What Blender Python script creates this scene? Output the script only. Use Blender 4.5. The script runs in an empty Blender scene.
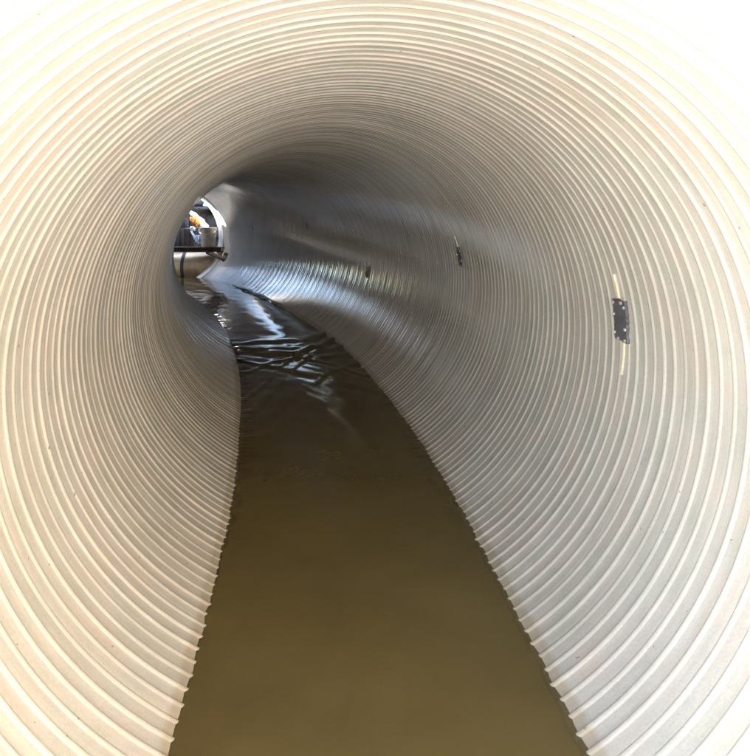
import bpy, bmesh, math, random
from mathutils import Vector, Matrix
random.seed(7)
sc = bpy.context.scene
COL = sc.collection
pi = math.pi

# ------------------------------------------------------------------ tuning
EXPOSURE = 5.32
SUN_STRENGTH = 5.0
SKY_STRENGTH = 0.078
SUN_ELEV = math.radians(26)
SUN_AZ = math.radians(260)
CAM_Z = 1.35                       # metres above the water
AX_Z = 0.85                        # height of the pipe axis above the water
R = 1.0
PITCH = 0.068                      # rib spacing
Y_START, Y_END = 1.03, 15.55       # along Y

# ------------------------------------------------------------------ helpers
def link(o):
    COL.objects.link(o); return o

def mesh_obj(name, verts, faces, mat, parent=None, smooth=True, sharp=None):
    me = bpy.data.meshes.new(name)
    me.from_pydata(verts, [], faces)
    me.update()
    if smooth:
        me.polygons.foreach_set('use_smooth', [True] * len(me.polygons))
        if sharp is not None:
            me.set_sharp_from_angle(angle=math.radians(sharp))
    if mat: me.materials.append(mat)
    o = bpy.data.objects.new(name, me); link(o)
    if parent is not None: o.parent = parent
    return o

def bm_obj(name, bm, mat, parent=None, smooth=True, sharp=40):
    me = bpy.data.meshes.new(name)
    bmesh.ops.recalc_face_normals(bm, faces=bm.faces)
    bm.to_mesh(me); bm.free()
    if smooth:
        me.polygons.foreach_set('use_smooth', [True] * len(me.polygons))
        me.set_sharp_from_angle(angle=math.radians(sharp))
    if mat: me.materials.append(mat)
    o = bpy.data.objects.new(name, me); link(o)
    if parent is not None: o.parent = parent
    return o

def empty(name, loc):
    o = bpy.data.objects.new(name, None); o.location = loc
    o.empty_display_size = .1
    return link(o)

def tag(o, label, cat, group=None):
    o['label'] = label; o['category'] = cat
    if group: o['group'] = group
    return o

def box_bm(bm, size, mat4, bevel=0.0):
    r = bmesh.ops.create_cube(bm, size=1.0)
    vs = r['verts']
    bmesh.ops.scale(bm, vec=size, verts=vs)
    if bevel:
        es = list({e for v in vs for e in v.link_edges})
        rb = bmesh.ops.bevel(bm, geom=es, offset=bevel, segments=2, affect='EDGES', profile=.6)
        vs = list({v for f in rb['faces'] for v in f.verts} | {v for v in vs if v.is_valid})
    bmesh.ops.transform(bm, matrix=mat4, verts=vs)

def tube_bm(bm, pts, radii, n=12, cap=True):
    rings = []
    prev = None
    for i, p in enumerate(pts):
        p = Vector(p)
        a = Vector(pts[max(i - 1, 0)]); b = Vector(pts[min(i + 1, len(pts) - 1)])
        t = (b - a).normalized()
        u = t.cross(Vector((0, 0, 1)))
        if u.length < .05: u = t.cross(Vector((1, 0, 0)))
        u.normalize()
        if prev is not None and u.dot(prev) < 0: u = -u
        prev = u
        w = t.cross(u)
        rr = radii[i] if hasattr(radii, '__len__') else radii
        rings.append([bm.verts.new(p + (u * math.cos(2 * pi * k / n) + w * math.sin(2 * pi * k / n)) * rr) for k in range(n)])
    for i in range(len(rings) - 1):
        for k in range(n):
            bm.faces.new((rings[i][k], rings[i][(k + 1) % n], rings[i + 1][(k + 1) % n], rings[i + 1][k]))
    if cap:
        bm.faces.new(rings[0][::-1]); bm.faces.new(rings[-1])

def interp(x, ks):
    if x <= ks[0][0]: return ks[0][1]
    for (a, b), (c, d) in zip(ks, ks[1:]):
        if x <= c: return b + (d - b) * (x - a) / (c - a)
    return ks[-1][1]

def smoothstep(a, b, x):
    t = min(1, max(0, (x - a) / (b - a))); return t * t * (3 - 2 * t)

# ------------------------------------------------------------------ the pipe's centre line
KS = [(-9, -.04), (0, -.05), (2.3, -.085), (3.6, -.11), (6.2, -.2), (9.8, -.335), (12.7, -.43), (14.4, -.55), (16.5, -.68), (60, -.68)]
DY = .01
Y0 = -20.0
NCL = int((60 - Y0) / DY)
CLX = [0.0] * (NCL + 1); CLS = [0.0] * (NCL + 1)
for i in range(1, NCL + 1):
    y = Y0 + i * DY
    m = interp(y - DY / 2, KS)
    CLX[i] = CLX[i - 1] + m * DY
    CLS[i] = CLS[i - 1] + DY * math.sqrt(1 + m * m)
i0 = int(round((1.865 - Y0) / DY)); offx = CLX[i0] - .005
CLX = [v - offx for v in CLX]

def cl(y):
    """centre-line x, unit tangent, right-hand normal at a given y"""
    f = (y - Y0) / DY; i = max(0, min(NCL - 1, int(f))); f -= i
    x = CLX[i] * (1 - f) + CLX[i + 1] * f
    m = interp(y, KS); n = math.hypot(1, m)
    return x, (m / n, 1 / n), (1 / n, -m / n)

def y_of_s(s):
    lo, hi = 0, NCL
    while hi - lo > 1:
        mid = (lo + hi) // 2
        if CLS[mid] <= s: lo = mid
        else: hi = mid
    d = CLS[hi] - CLS[lo]
    return Y0 + (lo + (s - CLS[lo]) / d) * DY

def s_of_y(y):
    f = (y - Y0) / DY; i = int(f); f -= i
    return CLS[i] * (1 - f) + CLS[i + 1] * f

# ------------------------------------------------------------------ materials
def new_mat(name):
    m = bpy.data.materials.new(name); m.use_nodes = True
    nt = m.node_tree
    b = nt.nodes['Principled BSDF']
    return m, nt, b

def N(nt, typ, **kw):
    n = nt.nodes.new(typ)
    for k, v in kw.items():
        if k in n.inputs: n.inputs[k].default_value = v
        else: setattr(n, k, v)
    return n

def ramp(nt, stops, interp_='LINEAR'):
    r = nt.nodes.new('ShaderNodeValToRGB')
    cr = r.color_ramp; cr.interpolation = interp_
    while len(cr.elements) < len(stops): cr.elements.new(.5)
    for e, (p, c) in zip(cr.elements, stops):
        e.position = p; e.color = (c[0], c[1], c[2], 1) if hasattr(c, '__len__') else (c, c, c, 1)
    return r

def mixc(nt, fac, a, b, mode='MIX'):
    m = nt.nodes.new('ShaderNodeMix'); m.data_type = 'RGBA'; m.blend_type = mode
    for sock, v in ((m.inputs[0], fac), (m.inputs[6], a), (m.inputs[7], b)):
        if hasattr(v, 'is_output'): nt.links.new(v, sock)
        elif hasattr(v, '__len__'): sock.default_value = (v[0], v[1], v[2], 1)
        else: sock.default_value = v
    return m.outputs[2]

def simple_mat(name, c1, c2, scale=6, rough=.6, metal=0.0, bump=.1, detail=6, rough2=None):
    m, nt, b = new_mat(name)
    tc = N(nt, 'ShaderNodeTexCoord')
    nz = N(nt, 'ShaderNodeTexNoise', Scale=scale, Detail=detail, Roughness=.65)
    nt.links.new(tc.outputs['Object'], nz.inputs['Vector'])
    r = ramp(nt, [(.32, c1), (.68, c2)])
    nt.links.new(nz.outputs['Fac'], r.inputs['Fac'])
    nt.links.new(r.outputs['Color'], b.inputs['Base Color'])
    b.inputs['Metallic'].default_value = metal
    b.inputs['Roughness'].default_value = rough
    if rough2 is not None:
        rr = ramp(nt, [(.35, rough), (.65, rough2)])
        nt.links.new(nz.outputs['Fac'], rr.inputs['Fac'])
        nt.links.new(rr.outputs['Color'], b.inputs['Roughness'])
    if bump:
        n2 = N(nt, 'ShaderNodeTexNoise', Scale=scale * 5, Detail=5)
        nt.links.new(tc.outputs['Object'], n2.inputs['Vector'])
        bp = N(nt, 'ShaderNodeBump', Strength=bump, Distance=.02)
        nt.links.new(n2.outputs['Fac'], bp.inputs['Height'])
        nt.links.new(bp.outputs['Normal'], b.inputs['Normal'])
    return m

def make_liner_mat():
    m, nt, b = new_mat('ribbed_liner')
    L = nt.links.new
    tc = N(nt, 'ShaderNodeTexCoord')
    geo = N(nt, 'ShaderNodeNewGeometry')
    uv = N(nt, 'ShaderNodeUVMap'); uv.uv_map = 'along'        # u = metres along, v = metres round
    # broad cloudy dirt
    n1 = N(nt, 'ShaderNodeTexNoise', Scale=1.6, Detail=7, Roughness=.62)
    L(tc.outputs['Object'], n1.inputs['Vector'])
    r1 = ramp(nt, [(.3, (.335, .32, .297)), (.55, (.37, .358, .34)), (.75, (.392, .385, .37))])
    L(n1.outputs['Fac'], r1.inputs['Fac'])
    # streaks running round the pipe, along each rib
    mp = N(nt, 'ShaderNodeMapping'); mp.inputs['Scale'].default_value = (26, 2.2, 1)
    L(uv.outputs['UV'], mp.inputs['Vector'])
    n2 = N(nt, 'ShaderNodeTexNoise', Scale=1.0, Detail=5, Roughness=.6)
    L(mp.outputs['Vector'], n2.inputs['Vector'])
    r2 = ramp(nt, [(.3, .88), (.62, 1.0)])
    L(n2.outputs['Fac'], r2.inputs['Fac'])
    c = mixc(nt, 1.0, r1.outputs['Color'], r2.outputs['Color'], 'MULTIPLY')
    # greenish and pinkish film left by old water levels
    n6 = N(nt, 'ShaderNodeTexNoise', Scale=5.5, Detail=8, Roughness=.7)
    L(tc.outputs['Object'], n6.inputs['Vector'])
    r6 = ramp(nt, [(.38, (1.05, .985, .95)), (.5, (1.01, 1, .985)), (.62, (.93, .955, .92))])
    L(n6.outputs['Fac'], r6.inputs['Fac'])
    c = mixc(nt, 1.0, c, r6.outputs['Color'], 'MULTIPLY')
    # fine mottling / gritty film
    n3 = N(nt, 'ShaderNodeTexNoise', Scale=120, Detail=4, Roughness=.7)
    L(tc.outputs['Object'], n3.inputs['Vector'])
    r3 = ramp(nt, [(.3, .9), (.7, 1.04)])
    L(n3.outputs['Fac'], r3.inputs['Fac'])
    c = mixc(nt, 1.0, c, r3.outputs['Color'], 'MULTIPLY')
    # splashes and specks of dark mud
    n4 = N(nt, 'ShaderNodeTexNoise', Scale=46, Detail=2, Roughness=.5)
    L(tc.outputs['Object'], n4.inputs['Vector'])
    r4 = ramp(nt, [(.745, 0.0), (.78, 1.0)])
    L(n4.outputs['Fac'], r4.inputs['Fac'])
    c = mixc(nt, r4.outputs['Color'], c, (.16, .13, .10))
    # wet silt line and water-line shadow, painted as one ragged dark band
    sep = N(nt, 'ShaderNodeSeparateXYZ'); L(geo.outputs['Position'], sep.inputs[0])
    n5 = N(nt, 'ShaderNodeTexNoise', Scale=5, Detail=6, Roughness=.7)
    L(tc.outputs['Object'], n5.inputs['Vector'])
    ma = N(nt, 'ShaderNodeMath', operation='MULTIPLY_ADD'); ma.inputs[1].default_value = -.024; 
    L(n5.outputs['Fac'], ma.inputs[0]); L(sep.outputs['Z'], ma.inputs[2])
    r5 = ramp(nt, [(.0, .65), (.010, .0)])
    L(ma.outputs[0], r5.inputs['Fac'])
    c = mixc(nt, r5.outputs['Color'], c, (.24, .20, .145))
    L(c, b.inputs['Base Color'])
    rr = ramp(nt, [(.3, .03), (.7, .085)])
    L(n1.outputs['Fac'], rr.inputs['Fac'])
    L(rr.outputs['Color'], b.inputs['Roughness'])
    b.inputs['IOR'].default_value = 1.5
    bp = N(nt, 'ShaderNodeBump', Strength=.12, Distance=.004)
    L(n3.outputs['Fac'], bp.inputs['Height'])
    L(bp.outputs['Normal'], b.inputs['Normal'])
    return m

def make_water_mat():
    m, nt, b = new_mat('muddy_water')
    L = nt.links.new
    out = nt.nodes['Material Output']
    tc = N(nt, 'ShaderNodeTexCoord')
    n1 = N(nt, 'ShaderNodeTexNoise', Scale=1.1, Detail=6, Roughness=.6)
    L(tc.outputs['Object'], n1.inputs['Vector'])
    r1 = ramp(nt, [(.3, (.070, .053, .020)), (.7, (.093, .072, .029))])
    L(n1.outputs['Fac'], r1.inputs['Fac'])
    L(r1.outputs['Color'], b.inputs['Base Color'])
    b.inputs['Roughness'].default_value = .035
    b.inputs['IOR'].default_value = 1.333
    mp = N(nt, 'ShaderNodeMapping'); mp.inputs['Scale'].default_value = (3.2, 1.2, 1)
    L(tc.outputs['Object'], mp.inputs['Vector'])
    n2 = N(nt, 'ShaderNodeTexNoise', Scale=3.0, Detail=4, Roughness=.5)
    L(mp.outputs['Vector'], n2.inputs['Vector'])
    bp = N(nt, 'ShaderNodeBump', Strength=.14, Distance=.03)
    L(n2.outputs['Fac'], bp.inputs['Height'])
    L(bp.outputs['Normal'], b.inputs['Normal'])
    # shallow margin: the wall shows through thin water
    at = N(nt, 'ShaderNodeAttribute'); at.attribute_name = 'depth'
    r2 = ramp(nt, [(0, .74), (.12, .96), (.45, 1.0)])
    ml = N(nt, 'ShaderNodeMath', operation='MULTIPLY'); ml.inputs[1].default_value = 10
    L(at.outputs['Fac'], ml.inputs[0]); L(ml.outputs[0], r2.inputs['Fac'])
    tr = N(nt, 'ShaderNodeBsdfTransparent')
    mx = N(nt, 'ShaderNodeMixShader')
    L(r2.outputs['Color'], mx.inputs[0]); L(tr.outputs[0], mx.inputs[1]); L(b.outputs[0], mx.inputs[2])
    L(mx.outputs[0], out.inputs['Surface'])
    return m

def make_earth_mat():
    m, nt, b = new_mat('sandy_earth')
    L = nt.links.new
    tc = N(nt, 'ShaderNodeTexCoord')
    n1 = N(nt, 'ShaderNodeTexNoise', Scale=.8, Detail=9, Roughness=.65)
    L(tc.outputs['Object'], n1.inputs['Vector'])
    pale = ramp(nt, [(.3, (.70, .665, .61)), (.7, (.82, .785, .73))])
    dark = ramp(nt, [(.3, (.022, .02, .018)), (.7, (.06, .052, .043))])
    geo = N(nt, 'ShaderNodeNewGeometry'); sp = N(nt, 'ShaderNodeSeparateXYZ'); L(geo.outputs['Position'], sp.inputs[0])
    clay = ramp(nt, [(.3, (.36, .28, .18)), (.7, (.46, .37, .25))]); L(n1.outputs['Fac'], clay.inputs['Fac'])
    hr = ramp(nt, [(.10, 0), (.22, 1)]); dv = N(nt, 'ShaderNodeMath', operation='DIVIDE'); dv.inputs[1].default_value = 4
    L(sp.outputs['Z'], dv.inputs[0]); L(dv.outputs[0], hr.inputs['Fac'])
    L(n1.outputs['Fac'], pale.inputs['Fac']); L(n1.outputs['Fac'], dark.inputs['Fac'])
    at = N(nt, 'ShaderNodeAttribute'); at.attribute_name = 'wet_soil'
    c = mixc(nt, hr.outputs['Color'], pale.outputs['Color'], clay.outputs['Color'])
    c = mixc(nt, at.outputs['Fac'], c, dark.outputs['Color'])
    L(c, b.inputs['Base Color'])
    b.inputs['Roughness'].default_value = .9
    n2 = N(nt, 'ShaderNodeTexNoise', Scale=7, Detail=8, Roughness=.7)
    L(tc.outputs['Object'], n2.inputs['Vector'])
    bp = N(nt, 'ShaderNodeBump', Strength=.7, Distance=.12)
    L(n2.outputs['Fac'], bp.inputs['Height']); L(bp.outputs['Normal'], b.inputs['Normal'])
    return m

M_LINER = make_liner_mat()
M_WATER = make_water_mat()
M_EARTH = make_earth_mat()
M_LIGHT_BOOST = simple_mat('light_boost_white', (.70, .71, .72), (.80, .80, .80), 4, .22, 0, .05)  # whitened to brighten the added rim band and rail
M_BLOCKER = simple_mat('dark_blocker_timber', (.05, .04, .03), (.10, .08, .06), 5, .8, 0, .3)  # dark so the added deck bounces little light down
M_CONC = simple_mat('concrete', (.34, .32, .29), (.48, .46, .42), 4, .85, 0, .3, 8)
M_SHELL = simple_mat('outer_plastic', (.10, .10, .10), (.16, .16, .155), 3, .6, 0, .1)
M_BLACK = simple_mat('black_plate', (.04, .04, .046), (.085, .085, .095), 22, .45, 0, .25)
M_BOLT = simple_mat('bolt_zinc', (.36, .36, .36), (.55, .55, .55), 30, .3, .6, 0)
M_SEAL = simple_mat('tan_sealant', (.38, .33, .23), (.50, .445, .33), 30, .5, 0, .25)
M_DRUM = simple_mat('scuffed_steel', (.36, .25, .14), (.62, .47, .30), 5, .34, .45, .2, 9, .5)
M_STRAP = simple_mat('dark_strap', (.02, .018, .016), (.05, .045, .04), 10, .6, 0, .1)
M_RUST = simple_mat('rusty_dark_steel', (.035, .022, .018), (.11, .062, .042), 8, .7, .2, .4, 8)
M_DARK = simple_mat('oily_dark_metal', (.02, .018, .017), (.075, .055, .045), 5, .5, .3, .3, 8)
M_PAIL = simple_mat('grey_pail', (.18, .16, .14), (.38, .35, .31), 9, .6, 0, .3, 8)
M_WHITE = simple_mat('white_cloth', (.40, .37, .32), (.56, .53, .48), 8, .85, 0, .35)
M_ORANGE = simple_mat('orange_cloth', (.34, .13, .02), (.52, .24, .05), 10, .85, 0, .35)
M_BLUE = simple_mat('pale_blue_cloth', (.22, .36, .55), (.78, .84, .9), 11, .8, 0, .4)
M_WOOD = simple_mat('pale_board', (.50, .44, .38), (.72, .66, .60), 9, .7, 0, .2)
M_MUD = simple_mat('dark_wet_debris', (.025, .016, .012), (.09, .05, .035), 14, .5, 0, .6, 8)

# ------------------------------------------------------------------ the pipe
pipe = empty('culvert_pipe', (0, 0, 0))
tag(pipe, 'long pale grey ribbed plastic culvert pipe curving away to the left', 'pipe')

def bulge(y, th):
    # the left wall is bowed out through the bend
    c = math.cos(th)
    return (.15 * math.exp(-((y - 7.6) / 2.8) ** 2) * c * c) if c < 0 else 0.0

# rib profile over one period: (fraction, height towards the axis)
PROFILE = [(.00, .0), (.30, .0004), (.62, .0), (.655, .0003), (.69, .0014), (.735, .0028), (.79, .0036), (.855, .0038),
           (.905, .0034), (.926, .0022), (.944, .0006), (.97, .0)]
NPP = len(PROFILE)
NTH = 192
s0, s1 = s_of_y(Y_START), s_of_y(Y_END)
nper = int((s1 - s0) / PITCH) + 2
lut = {}
def frame_s(s):
    y = y_of_s(s); x, t, n = cl(y)
    return x, y, n
verts = []; uvs = []
rows = []
for ip in range(-1, nper):
    for fr, h in PROFILE:
        rows.append((s0 + (ip + fr) * PITCH, h))
for k, (s, h) in enumerate(rows):
    # slow irregularities so that no two ribs are quite alike
    dh = .0006 * math.sin(k * .37) + .0005 * math.sin(k * .113 + 1)
    # frames are evaluated on a local line for speed (the pipe barely bends over one pitch)
    xa, ya, na = frame_s(max(s0, min(s1, s)))
    xb, yb, nb = frame_s(max(s0, min(s1, s + PITCH)))
    for j in range(NTH):
        f = j / NTH
        ss = s + PITCH * f
        if ss <= s0: x, y, n = frame_s(s0)
        elif ss >= s1: x, y, n = frame_s(s1)
        else:
            x = xa + (xb - xa) * f; y = ya + (yb - ya) * f
            n = (na[0] + (nb[0] - na[0]) * f, na[1] + (nb[1] - na[1]) * f)
        th = 2 * pi * f - pi / 2
        # hand-laid wobble of the wall
        wob = .004 * math.sin(3 * th + s * .5) + .003 * math.sin(2 * th - s * .8 + 1) + .0005 * math.sin(s * 2.9 + 3 * th) * math.sin(s * .61)
        r = R - h * (1 + .12 * math.sin(s * 7 + th * 2)) + wob + dh
        u = r * math.cos(th) - bulge(y, th); z = r * math.sin(th)
        verts.append((x + n[0] * u, y + n[1] * u, AX_Z + z))
        uvs.append((ss, f * 2 * pi))
faces = []; fuv = []
nr = len(rows)
for k in range(nr - 1):
    for j in range(NTH):
        if j < NTH - 1:
            a, b, c, d = k * NTH + j, k * NTH + j + 1, (k + 1) * NTH + j + 1, (k + 1) * NTH + j
        else:
            if k + NPP + 1 >= nr: continue
            a, b, c, d = k * NTH + j, (k + NPP) * NTH, (k + NPP + 1) * NTH, (k + 1) * NTH + j
        # skip collapsed faces before the mouth
        if (rows[k + 1][0] + PITCH) <= s0 or rows[k][0] >= s1: continue
        faces.append((a, b, c, d))
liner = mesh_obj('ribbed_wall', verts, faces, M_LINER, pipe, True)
uvl = liner.data.uv_layers.new(name='along')
buf = []
for p in liner.data.polygons:
    vs = list(p.vertices)
    for v in vs:
        u, w = uvs[v]
        buf += [u, w]
uvl.data.foreach_set('uv', buf)

# outer shell with the thick cut rims
def ring_pts(y, r, n=96):
    x, t, nn = cl(y)
    return [(x + nn[0] * r * math.cos(2 * pi * k / n), y + nn[1] * r * math.cos(2 * pi * k / n), AX_Z + r * math.sin(2 * pi * k / n)) for k in range(n)]
ov = []; of = []
ysr = [Y_START + (Y_END - Y_START) * i / 90 for i in range(91)]
for y in ysr: ov += ring_pts(y, 1.062 + .16 * math.exp(-((y - 7.6) / 3.2) ** 2))
for i in range(90):
    for k in range(96):
        of.append((i * 96 + k, i * 96 + (k + 1) % 96, (i + 1) * 96 + (k + 1) % 96, (i + 1) * 96 + k))
mesh_obj('outer_shell', ov, of, M_SHELL, pipe)
for y in (Y_START, Y_END):
    x, t, nn = cl(y)
    sg = -1 if y == Y_START else 1
    prof = [(.988, .0), (.988, .012), (1.0, .022), (1.05, .022), (1.066, .012), (1.066, -.03)]
    rv = []; rf = []
    for r, e in prof:
        for (px, py, pz) in ring_pts(y, r): rv.append((px + t[0] * e * sg, py + t[1] * e * sg, pz))
    for i in range(len(prof) - 1):
        for k in range(96):
            rf.append((i * 96 + k, i * 96 + (k + 1) % 96, (i + 1) * 96 + (k + 1) % 96, (i + 1) * 96 + k))
    mesh_obj('rim', rv, rf, M_LINER, pipe, True, 40)

# added band at the far mouth, painted white for the bright daylit rim
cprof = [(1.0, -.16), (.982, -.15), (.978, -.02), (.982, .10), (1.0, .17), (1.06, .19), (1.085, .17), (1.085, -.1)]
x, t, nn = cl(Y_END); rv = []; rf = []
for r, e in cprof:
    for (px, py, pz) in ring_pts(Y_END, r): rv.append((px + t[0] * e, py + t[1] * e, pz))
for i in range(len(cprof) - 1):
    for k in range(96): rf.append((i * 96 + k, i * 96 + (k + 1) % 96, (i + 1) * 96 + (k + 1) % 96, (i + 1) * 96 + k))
mesh_obj('added_bright_rim', rv, rf, M_LIGHT_BOOST, pipe, True, 50)

# ------------------------------------------------------------------ joint clips on the right wall
def make_clip():
    root = empty('joint_clip', (0, 0, 0))
    def P(a, s, h):        # a = along pipe, s = arc length up the wall, h = height off the bare wall
        r = R - h
        return (a, r * math.sin(s / R), R - r * math.cos(s / R))
    # x along pipe, y up the wall, z inward
    def patch(a0, a1, c0, c1, h0, h1, ns, jag=0.0, skew=0.0, na=3, taper=0.0):
        bm = bmesh.new()
        top = []; bot = []
        rr = random.Random(int((a0 + c1) * 1000))
        for i in range(ns + 1):
            c = c0 + (c1 - c0) * i / ns
            rt = []; rb = []
            for k in range(na + 1):
                f = i / ns if c0 < 0 else 1 - i / ns
                w_ = 1 - taper * (1 - f)
                a = (a0 + a1) / 2 + (a1 - a0) * (k / na - .5) * w_ + skew * (c - (c0 + c1) / 2)
                cc = c
                if jag and k in (0, na): a += rr.uniform(-jag, jag)
                if jag and i in (0, ns): cc += rr.uniform(-jag, jag)
                crown = .002 * math.sin(pi * k / na)
                rt.append(bm.verts.new(P(a, cc, h1 + crown + rr.uniform(-.0006, .0006)))); rb.append(bm.verts.new(P(a, cc, h0)))
            top.append(rt); bot.append(rb)
        for i in range(ns):
            for k in range(na):
                bm.faces.new((top[i][k], top[i][k + 1], top[i + 1][k + 1], top[i + 1][k]))
                bm.faces.new((bot[i][k + 1], bot[i][k], bot[i + 1][k], bot[i + 1][k + 1]))
            bm.faces.new((bot[i][0], top[i][0], top[i + 1][0], bot[i + 1][0]))
            bm.faces.new((top[i][na], bot[i][na], bot[i + 1][na], top[i + 1][na]))
        for k in range(na):
            bm.faces.new((top[0][k + 1], top[0][k], bot[0][k], bot[0][k + 1]))
            bm.faces.new((top[ns][k], top[ns][k + 1], bot[ns][k + 1], bot[ns][k]))
        return bm
    bm_obj('plate', patch(-.054, .054, -.078, .078, .001, .0125, 14, .004, .10), M_BLACK, root)
    for (a, c) in ((-.044, .066), (.026, .071), (.048, .055), (-.050, .020), (.046, -.028), (-.046, -.050), (-.012, -.069), (.044, -.070)):
        bm = bmesh.new()
        a2 = a + .10 * c
        p0, p1, p2 = P(a2, c, .011), P(a2, c, .0185), P(a2, c, .020)
        tube_bm(bm, [p0, p1, p2], [.0062, .0062, .0035], 6)
        bm_obj('bolt', bm, M_BOLT, root)
    for (c0, c1, a0, a1) in ((.083, .175, -.007, .008), (-.205, -.083, -.007, .008)):
        bm = patch(a0, a1, c0, c1, .0, .0075, 12, .0016, .07, 3, .75)
        bm_obj('sealant_strip', bm, M_SEAL, root)
    return root

def place_on_wall(o, y, theta_deg, sc_=1.0):
    x, t, n = cl(y); th = math.radians(theta_deg)
    org = Vector((x + n[0] * math.cos(th), y + n[1] * math.cos(th), AX_Z + math.sin(th)))
    zin = Vector((-n[0] * math.cos(th), -n[1] * math.cos(th), -math.sin(th)))
    up = Vector((-n[0] * math.sin(th), -n[1] * math.sin(th), math.cos(th)))
    xa = up.cross(zin)
    m = Matrix((xa, up, zin)).transposed().to_4x4(); m.translation = org
    o.matrix_world = m @ Matrix.Scale(sc_, 4)

def copy_tree(o):
    c = o.copy(); COL.objects.link(c)
    for ch in list(o.children):
        d = ch.copy(); COL.objects.link(d); d.parent = c
    return c

CLIPS = [(2.70, 5.8, 'black bolted joint clip between two tan sealant strips, nearest on the right wall'),
         (5.12, 11.0, 'small dark joint clip with one short tan strip above it, second along the right wall'),
         (8.18, -9.5, 'tiny dark joint clip low on the right wall, just above the blue white glare'),
         (10.9, 17.8, 'faint dark joint clip in the dim far part of the right wall'),
         (13.91, 12.3, 'farthest dark joint clip on the bluish wall just inside the pipe end')]
clip0 = make_clip()
for i, (y, th, lab) in enumerate(CLIPS):
    o = clip0 if i == 0 else copy_tree(clip0)
    place_on_wall(o, y, th, (1.0, .86, .8, .8, .8)[i])
    if i >= 1:
        for ch in list(o.children):
            if ch.name.startswith('sealant') and (i >= 2 or min(v.co.y for v in ch.data.vertices) < 0): bpy.data.objects.remove(ch)
    tag(o, lab, 'joint clip', 'joint clips along the right wall')

# ------------------------------------------------------------------ water
WAVES = [(7.95, 8.3, -.2, .010, .13, .7, .9), (7.7, 7.85, -.3, .008, .11, .7, .6), (7.8, 7.1, -.3, .009, .11, 1, .4),
         (7.5, 6.2, .25, .010, .10, 1, .2), (6.9, 5.5, .2, .006, .11, 1, .1),
         (5.0, 7.5, .5, .007, .11, .4, .8), (5.6, 7.9, .3, .010, .10, .4, .7), (6.4, 8.2, -.1, .009, .09, .3, .7), (4.7, 6.6, .3, .004, .11, .2, .8)]
def wave(y, u):
    h = 0.0
    # standing waves where the fast tongue meets the slack water
    if 3.3 < y < 9.6:
        f = u + .5                                     # 0 at the left bank, 1 at the right
        for (ya, yb, bow, amp, w, fa, fb) in WAVES:
            yy = ya + (yb - ya) * f + bow * math.sin(pi * f) + .06 * math.sin(8 * f + ya * 3) + .03 * math.sin(19 * f + yb * 5)
            ww = w * (1 + .3 * math.sin(5 * f + 2 * yb))
            d = (y - yy) / ww
            if abs(d) > 6: continue
            e = interp(f, [(-.1, fa), (.5, 1), (1.1, fb)])
            h += amp * e * (math.exp(-d * d) - .6 * math.exp(-(d + 1.5) ** 2))
        env = smoothstep(4.4, 6.2, y) * (1 - smoothstep(7.6, 8.3, y))
        h += .0012 * env * math.sin(y * 19 + 4 * math.sin(u * 6)) * math.sin(u * 21 + y * 3.5)
    # the tongue upstream lies a little lower and dished
    up = smoothstep(7.8, 8.6, y)
    h += up * (-.012 + .010 * math.exp(-(u / .22) ** 2))
    h += (1 - up) * .0022 * math.sin(y * 1.7 + u * 2) 
    e = smoothstep(.40, .53, abs(u))
    h += .0018 * e * math.sin(y * 31 + 2 * math.sin(y * 5)) * math.sin(y * 7.3 + 3 * u) + 0.001 * e * math.sin(y * 92)
    h += .0012 * math.sin(y * 9 + u * 13) * math.sin(y * 3.1 - u * 9)
    return h

def water_sheet():
    ysl = []
    y = -14.0
    while y < 24:
        ysl.append(y)
        if y < 0: y += .5
        elif y < 4: y += .05
        elif y < 9: y += .018
        elif y < 16.5: y += .05
        else: y += .3
    NU = 72
    vs = []; dep = []
    for y in ysl:
        x, t, n = cl(y)
        inside = Y_START <= y <= Y_END
        hw = .545 if inside else .545 + .45 * min(1, (Y_START - y if y < Y_START else y - Y_END) / 1.0)
        for k in range(NU + 1):
            u = -hw + 2 * hw * k / NU
            z = wave(y, u)
            vs.append((x + n[0] * u, y + n[1] * u, z))
            dep.append(max(0.0, z - (AX_Z - math.sqrt(max(0, 1 - u * u)))) if inside else .1)
    fs = []
    for i in range(len(ysl) - 1):
        for k in range(NU):
            a = i * (NU + 1) + k
            fs.append((a, a + 1, a + NU + 2, a + NU + 1))
    o = mesh_obj('water', vs, fs, M_WATER)
    at = o.data.attributes.new('depth', 'FLOAT', 'POINT'); at.data.foreach_set('value', dep)
    o['kind'] = 'structure'
    return o
water_sheet()

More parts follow.
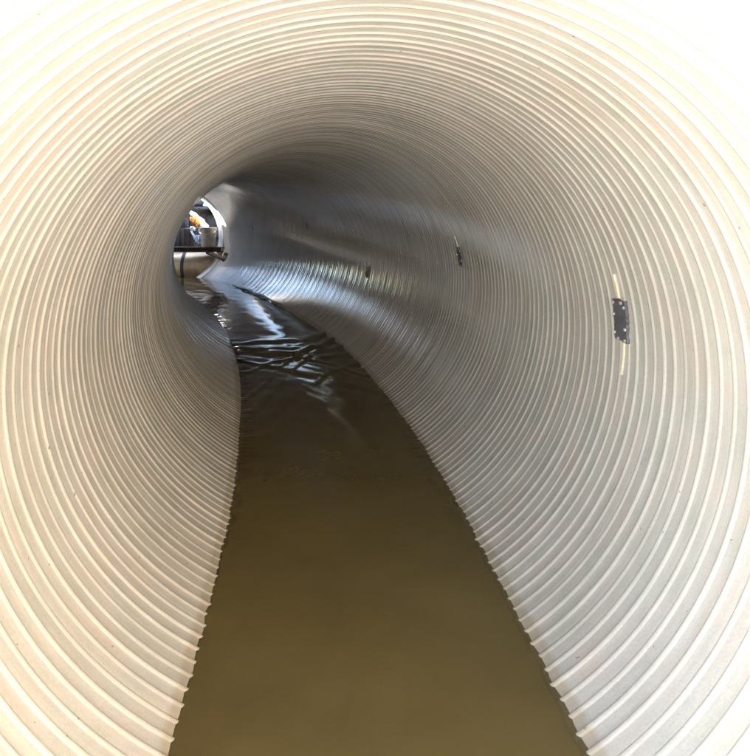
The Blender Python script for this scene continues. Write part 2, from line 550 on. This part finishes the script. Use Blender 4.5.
# ------------------------------------------------------------------ ground: the trench at each end, the fill over the pipe
EX, ET, EN = cl(Y_END)
SX, ST, SN = cl(Y_START)
def axis(vals, far):
    return [-far * 1.0, -far * .4, -far * .15, -far * .08] + vals + [far * .08, far * .15, far * .4, far]
gx = [-15 + .25 * i for i in range(97)]; gy = [-13 + .2 * i for i in range(196)]
gx = [-260, -120, -60, -35, -22] + gx + [14, 22, 35, 60, 120, 260]
gy = [-260, -120, -60, -30, -18] + gy + [30, 38, 60, 120, 260]
SHADE_BANK_Z = 3.85  # height of the added far left bank that keeps sun off the machinery
def ground_z(x, y):
    top = 2.12 + .10 * math.sin(x * .7) * math.sin(y * .6)
    # near side: open ground left; unseen bank right and behind, shaped to bounce sunlight in
    v = (x - SX) * ST[0] + (y - Y_START) * ST[1]; u = (x - SX) * SN[0] + (y - Y_START) * SN[1]
    bank = smoothstep(0, 3.2, u - (4.2 + .55 * max(v, -14)))
    inn = smoothstep(.42, .12, v) * (1 - bank)
    if v < 1: top += 2.6 * smoothstep(.3, -1.5, v) * bank
    # far trench, with an unseen bank added on its left as sun shade
    v2 = (x - EX) * ET[0] + (y - Y_END) * ET[1]; u2 = (x - EX) * EN[0] + (y - Y_END) * EN[1]
    left = smoothstep(-3.2, -4.0, u2) * smoothstep(-5.7, -4.9, u2)
    if v2 > 1: top -= 1.7 * smoothstep(2.5, 4.5, v2) * (1 - left)
    if v2 > -3: top += (SHADE_BANK_Z - 2.12 + (5.8 - SHADE_BANK_Z) * smoothstep(2.7, 3.1, v2)) * left * smoothstep(-.4, .2, v2)
    inf = smoothstep(-.45, -.15, v2) * smoothstep(7.4, 6.4, v2) * smoothstep(4.2, 3.2, abs(u2))
    k = max(inn, inf)
    uu = u if inn > inf else u2
    chan = -.38 * smoothstep(1.15, .75, abs(uu))
    low = .10 + chan + .03 * math.sin(x * 3.1) * math.sin(y * 2.7)
    return top * (1 - k) + low * k, inf, inn, v, u, v2, u2
vs = []; info = []; wet = []
for y in gy:
    for x in gx:
        z, inf, inn, v, u, v2, u2 = ground_z(x, y)
        vs.append((x, y, z)); info.append((v, u, v2, u2))
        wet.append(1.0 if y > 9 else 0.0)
fs = []
W = len(gx)
for i in range(len(gy) - 1):
    for k in range(W - 1):
        q = (i * W + k, i * W + k + 1, (i + 1) * W + k + 1, (i + 1) * W + k)
        skip = False
        for a in q:
            v, u, v2, u2 = info[a]
            if (-.02 < v < .75 and abs(u) < 1.3) or (-.75 < v2 < .02 and abs(u2) < 1.3): skip = True
        if not skip: fs.append(q)
g = mesh_obj('ground', vs, fs, M_EARTH)
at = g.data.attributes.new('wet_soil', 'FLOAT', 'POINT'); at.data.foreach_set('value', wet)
g['kind'] = 'structure'

hw = bmesh.new()
no, ni = [], []
ring = [(math.cos(2 * pi * k / 64), math.sin(2 * pi * k / 64)) for k in range(64)]
def hwp(cu, cz, e): return (SX + SN[0] * cu + ST[0] * e, Y_START + SN[1] * cu + ST[1] * e, AX_Z + cz)
loops = []
for e in (.10, .34):
    inner = [hw.verts.new(hwp(a * 1.064, b * 1.064, e)) for a, b in ring]
    outer = []
    for a, b in ring:
        k = 1 / max(abs(a), abs(b)); outer.append(hw.verts.new(hwp(a * k * 2.1, max(-1.3, b * k * 1.25), e)))
    loops.append((inner, outer))
(i0_, o0_), (i1_, o1_) = loops
for k in range(64):
    q = (k + 1) % 64
    hw.faces.new((i0_[k], i0_[q], o0_[q], o0_[k])); hw.faces.new((i1_[q], i1_[k], o1_[k], o1_[q]))
    hw.faces.new((o0_[k], o0_[q], o1_[q], o1_[k])); hw.faces.new((i0_[q], i0_[k], i1_[k], i1_[q]))
hwo = bm_obj('headwall', hw, M_CONC)
tag(hwo, 'plain concrete headwall round the near pipe mouth', 'wall')

blocker = empty('sky_blocker_deck', (SX, Y_START - .1, .1))  # added out of view to block sky light on the lower walls
tag(blocker, 'added unseen sky-shading deck on posts over the near pipe mouth', 'blocker')
def dk(cu, e, z): return Vector((SN[0] * cu + ST[0] * e, SN[1] * cu + ST[1] * e, z - .1))
rz = math.atan2(SN[1], SN[0])
for i in range(13):
    bm = bmesh.new()
    box_bm(bm, (3.4, .27, .05), Matrix.Translation(dk(0, -.35 - .28 * i, 2.62)) @ Matrix.Rotation(rz, 4, 'Z'), .004)
    bm_obj('plank', bm, M_BLOCKER, blocker)
for cu in (-1.45, 1.45):
    bm = bmesh.new()
    box_bm(bm, (.12, 3.7, .18), Matrix.Translation(dk(cu, -2.05, 2.50)) @ Matrix.Rotation(rz, 4, 'Z'), .006)
    bm_obj('joist', bm, M_BLOCKER, blocker)
    for e in (-.45, -3.7):
        bm = bmesh.new()
        box_bm(bm, (.11, .11, 2.6), Matrix.Translation(dk(cu, e, 1.11)) @ Matrix.Rotation(rz, 4, 'Z'), .006)
        bm_obj('post', bm, M_BLOCKER, blocker)

# ------------------------------------------------------------------ the machinery at the far mouth
def at_px(px, py, Y):
    return Vector(((px - 375) * Y / 750, Y, CAM_Z - (py - 213) * Y / 750))

# steel tank lying across the mouth
YD = 16.15
tank = empty('steel_tank', (at_px(200, 283, YD).x, YD + .1, -.17))
tag(tank, 'scuffed bronze coloured steel tank lying across the far pipe mouth', 'tank')
def local(bm, root):
    bmesh.ops.translate(bm, vec=-Vector(root.location), verts=bm.verts)
cz = .19; rr_ = .365
xr = at_px(229, 0, YD).x; xl = xr - 2.6
dirx = Vector((.985, -.17, 0))
def tank_pt(a): return Vector((xr, YD + .12, cz)) - dirx * a
bm = bmesh.new()
pts = []; rad = []
for i in range(10):
    f = i / 9
    pts.append(tank_pt(.24 * f)); rad.append(max(.02, rr_ * math.sqrt(1 - (1 - f) ** 2)))
for a in (.5, .9, 1.4, 2.0, 2.6): pts.append(tank_pt(a)); rad.append(rr_)
tube_bm(bm, pts, rad, 40); local(bm, tank)
bm_obj('tank_shell', bm, M_DRUM, tank)
for a, w in ((.95, .035), (1.75, .035)):
    bm = bmesh.new()
    tube_bm(bm, [tank_pt(a - w), tank_pt(a + w)], rr_ + .012, 40); local(bm, tank)
    bm_obj('strap', bm, M_STRAP, tank)
bm = bmesh.new()
tube_bm(bm, [tank_pt(.245), tank_pt(.27)], rr_ + .004, 40); local(bm, tank)
bm_obj('weld_seam', bm, M_DRUM, tank)

# rusty beam resting on it
YB = 15.95
b0 = at_px(150, 249.5, YB); b1 = at_px(231, 249.5, YB)
beam = empty('steel_beam', (b1.x, YB, .52))
tag(beam, 'dark rusty steel beam laid across the top of the tank', 'beam')
bm = bmesh.new()
for dz, hh, dep_ in ((.045, .018, .26), (-.045, .018, .26), (0, .085, .03)):
    box_bm(bm, (2.2, dep_, hh), Matrix.Translation(((b1.x - 1.1), YB, .575 + dz)), .003)
local(bm, beam); bm_obj('girder', bm, M_RUST, beam)
bm = bmesh.new()
pb = at_px(228.5, 258, 15.62)
box_bm(bm, (.20, .16, .19), Matrix.Translation(pb) @ Matrix.Rotation(.25, 4, 'Y'), .012)
local(bm, beam); br = bm_obj('end_block', bm, M_RUST, beam)
bm = bmesh.new()
pp = at_px(225.5, 257.5, 15.53)
box_bm(bm, (.07, .02, .08), Matrix.Translation(pp) @ Matrix.Rotation(.25, 4, 'Y'), .004)
local(bm, beam)
cp = bm_obj('cover', bm, M_PAIL, br)
bm = bmesh.new()
tube_bm(bm, [at_px(207, 252, 15.9), at_px(226, 260, 15.66)], .045, 8); local(bm, beam)
bm_obj('brace', bm, M_RUST, beam)

# pail on the beam
def lathe(bm, c, prof, n=28, squash=1.0, jit=0.0):
    rings = []
    for r, z in prof:
        rings.append([bm.verts.new((c[0] + r * math.cos(2 * pi * k / n) * (1 + jit * math.sin(3 * k + z * 20)), c[1] + squash * r * math.sin(2 * pi * k / n), c[2] + z)) for k in range(n)])
    for i in range(len(rings) - 1):
        for k in range(n):
            bm.faces.new((rings[i][k], rings[i][(k + 1) % n], rings[i + 1][(k + 1) % n], rings[i + 1][k]))
    return rings
YP = 15.97
pc = at_px(208, 247, YP); pc.z = .631
pail = empty('pail', pc)
tag(pail, 'grey mud streaked pail standing on the rusty beam', 'pail')
bm = bmesh.new()
rg = lathe(bm, (0, 0, 0), [(.145, 0), (.150, .02), (.178, .38), (.188, .385), (.188, .41), (.172, .41), (.165, .36), (.14, .03)], 28, 1, .015)
bm.faces.new(rg[0][::-1]); bm.faces.new(rg[-1])
bm_obj('pail_body', bm, M_PAIL, pail)
bm = bmesh.new()
tube_bm(bm, [(.19 * math.cos(a), -.03 - .16 * math.sin(a), .37 - .10 * math.sin(a)) for a in [pi * i / 14 for i in range(15)]], .006, 6)
bm_obj('handle', bm, M_BOLT, pail)

# dark engine-like housing behind, on the tank
hb = Vector((at_px(183, 0, 16.5).x, 16.55, .56))
eng = empty('pump_housing', hb)
tag(eng, 'dark oily pump housing behind the beam at the far mouth', 'pump')
bm = bmesh.new()
box_bm(bm, (.75, .5, .46), Matrix.Translation((-.08, 0, .23)), .03)
for i in range(6): box_bm(bm, (.02, .54, .38), Matrix.Translation((-.36 + i * .11, 0, .25)), .004)
bm_obj('casing', bm, M_DARK, eng)
bm = bmesh.new()
box_bm(bm, (.4, .4, .2), Matrix.Translation((-.15, .02, .56)), .04)
bm_obj('cylinder_head', bm, M_RUST, eng)
bm = bmesh.new()
tube_bm(bm, [(.2, -.05, .4), (.22, -.05, .62), (.16, -.02, .8), (-.05, .05, .86), (-.3, .05, .8)], .05, 12)
bm_obj('exhaust', bm, M_DARK, eng)

def cloth(name, mat, origin, size, rot, seed, amp=.045, parent=None):
    """crumpled cushion of cloth with thickness"""
    bm = bmesh.new()
    bmesh.ops.create_icosphere(bm, subdivisions=4, radius=1.0)
    rnd = random.Random(seed)
    ph = [rnd.uniform(0, 6) for _ in range(9)]
    for v in bm.verts:
        p = v.co.copy()
        k = 1 + .22 * math.sin(4 * p.x + ph[0]) * math.sin(5 * p.y + ph[1]) + .16 * math.sin(9 * p.x + 4 * p.z + ph[2]) + .10 * math.sin(13 * p.z + 8 * p.y + ph[3]) + .06 * math.sin(23 * p.x + ph[4])
        v.co = Vector((p.x * size[0] * k, p.y * size[1] * k, p.z * size[2] * k))
    M = Matrix.Translation(origin) @ rot
    bmesh.ops.transform(bm, matrix=M, verts=bm.verts)
    if parent is not None and parent.type == 'EMPTY': local(bm, parent)
    return bm_obj(name, bm, mat, parent, True, 60)

YS = 16.3
s_a = at_px(190, 213, YS); s_b = at_px(208, 229, YS)
sack = empty('work_sack', (s_a + s_b) / 2)
tag(sack, 'crumpled orange and white cloth sack slumped above the grey pail', 'sack')
ang = math.atan2(s_b.z - s_a.z, s_b.x - s_a.x)
rot = Matrix.Rotation(-ang, 4, 'Y')
cloth('white_cloth', M_WHITE, (s_a + s_b) / 2 + Vector((.0, .03, .02)), (.27, .11, .062), rot, 3, parent=sack)
cloth('orange_cloth', M_ORANGE, at_px(195.5, 222, YS - .1), (.13, .08, .075), rot, 5, parent=sack)
cloth('torn_end', M_WHITE, at_px(203.5, 227, YS - .12), (.10, .07, .055), rot, 9, parent=sack)

rag = empty('rag_bundle', at_px(196, 245, 15.95))
tag(rag, 'torn pale blue and white rags bunched left of the grey pail', 'rags')
cloth('blue_rag', M_BLUE, at_px(198.5, 239, 15.95), (.09, .07, .07), Matrix.Rotation(.5, 4, 'Y'), 11, parent=rag)
cloth('white_rag', M_WHITE, at_px(192.5, 229, 16.0), (.055, .05, .05), Matrix.Rotation(.9, 4, 'Y'), 12, parent=rag)
bm = bmesh.new()
tube_bm(bm, [at_px(191, 231, 15.96), at_px(194, 236, 15.92), at_px(197, 239, 15.90), at_px(199, 244, 15.9)], [.02, .026, .026, .018], 8)
local(bm, rag); bm_obj('twisted_strip', bm, M_BLUE, rag)

YW = 18.2
w0, w1 = at_px(204, 204, YW), at_px(219, 205.5, YW)
bd = bpy.data.objects
bm = bmesh.new()
mid = (w0 + w1) / 2
box_bm(bm, ((w1 - w0).length * 1.05, .14, .03), Matrix.Rotation(.06, 4, 'Y') @ Matrix.Rotation(.6, 4, 'X'), .006)
plank = bm_obj('board', bm, M_WOOD); plank.location = mid
tag(plank, 'short pale board catching light on the dark trench wall', 'board')

# wood props that carry the board and dark shoring behind the machinery
def shoring():
    root = empty('trench_shoring', (at_px(205, 0, 19).x, 18.75, .1))
    tag(root, 'dark timber and steel shoring against the trench beyond the pipe', 'shoring')
    for i in range(11):
        bm = bmesh.new()
        x = -2.6 + i * .5
        box_bm(bm, (.53, .09, 2.2 + .06 * (i % 3)), Matrix.Translation((x, .094 * (i % 2), .95)) @ Matrix.Rotation(random.uniform(-.015, .015), 4, 'Y'), .012)
        bm_obj('sheet_pile', bm, M_RUST if i % 3 else M_DARK, root)
    for z in (.75, 1.55):
        bm = bmesh.new()
        box_bm(bm, (5.4, .16, .18), Matrix.Translation((0, -.13, z)), .012)
        bm_obj('waler', bm, M_DARK, root)
    bm = bmesh.new()
    tube_bm(bm, [(-7 + .7 * i, -.02, 2.12 + .012 * math.sin(i * 1.7)) for i in range(14)], .09, 20)
    bm_obj('reflector_rail', bm, M_LIGHT_BOOST, root)  # rail added above the view to reflect a bright streak along the pipe
    bm = bmesh.new()
    box_bm(bm, (.9, .5, .07), Matrix.Translation((mid.x - root.location.x, -.38, mid.z - .085 - root.location.z)), .01)
    bm_obj('shelf', bm, M_DARK, root)
    return root
shoring()

# drift caught along the right bank just inside the far mouth
bm = bmesh.new()
pts = []
for i in range(16):
    y = 10.6 + i * .21
    x, t, n = cl(y); u = .518 + .012 * math.sin(i * 2.1)
    pts.append((x + n[0] * u, y + n[1] * u, .012 + .012 * math.sin(i * 1.3)))
tube_bm(bm, pts, [.006 + .016 * math.sin(pi * i / 15) * (1 + .5 * math.sin(i * 2.7)) for i in range(16)], 8)
tw = bm_obj('drift_branch', bm, M_MUD)
tag(tw, 'thin dark branch stranded along the right waterline upstream of the ripples', 'branch')

# ------------------------------------------------------------------ light, sky, camera
w = bpy.data.worlds.new('World'); sc.world = w; w.use_nodes = True
nt = w.node_tree
bg = nt.nodes['Background']
sky = nt.nodes.new('ShaderNodeTexSky'); sky.sky_type = 'NISHITA'; sky.sun_disc = False
sky.sun_elevation = SUN_ELEV; sky.sun_rotation = SUN_AZ
nt.links.new(sky.outputs[0], bg.inputs['Color']); bg.inputs['Strength'].default_value = SKY_STRENGTH
sl = bpy.data.lights.new('sun', 'SUN'); sl.energy = SUN_STRENGTH; sl.angle = math.radians(.5); sl.color = (1, .965, .905)
so = bpy.data.objects.new('sun', sl); link(so)
d = Vector((math.sin(SUN_AZ) * math.cos(SUN_ELEV), math.cos(SUN_AZ) * math.cos(SUN_ELEV), math.sin(SUN_ELEV)))
so.rotation_euler = d.to_track_quat('Z', 'Y').to_euler(); so.location = (0, 0, 30)

cam = bpy.data.cameras.new('camera'); co = bpy.data.objects.new('camera', cam); link(co)
co.location = (0, 0, CAM_Z); co.rotation_euler = (pi / 2, 0, 0)
cam.sensor_fit = 'HORIZONTAL'; cam.sensor_width = 36; cam.lens = 36
cam.shift_y = -165 / 750
cam.clip_start = .02; cam.clip_end = 1000
sc.camera = co

sc.view_settings.view_transform = 'Standard'; sc.view_settings.look = 'None'
sc.view_settings.exposure = EXPOSURE; sc.view_settings.gamma = 1; sc.view_settings.use_curve_mapping = False
c = sc.cycles
c.use_denoising = True
c.use_guiding = True; c.use_surface_guiding = True; c.use_volume_guiding = False; c.guiding_training_samples = 128
c.max_bounces = 14; c.diffuse_bounces = 8; c.glossy_bounces = 6; c.transparent_max_bounces = 8
c.caustics_reflective = True; c.sample_clamp_indirect = .6
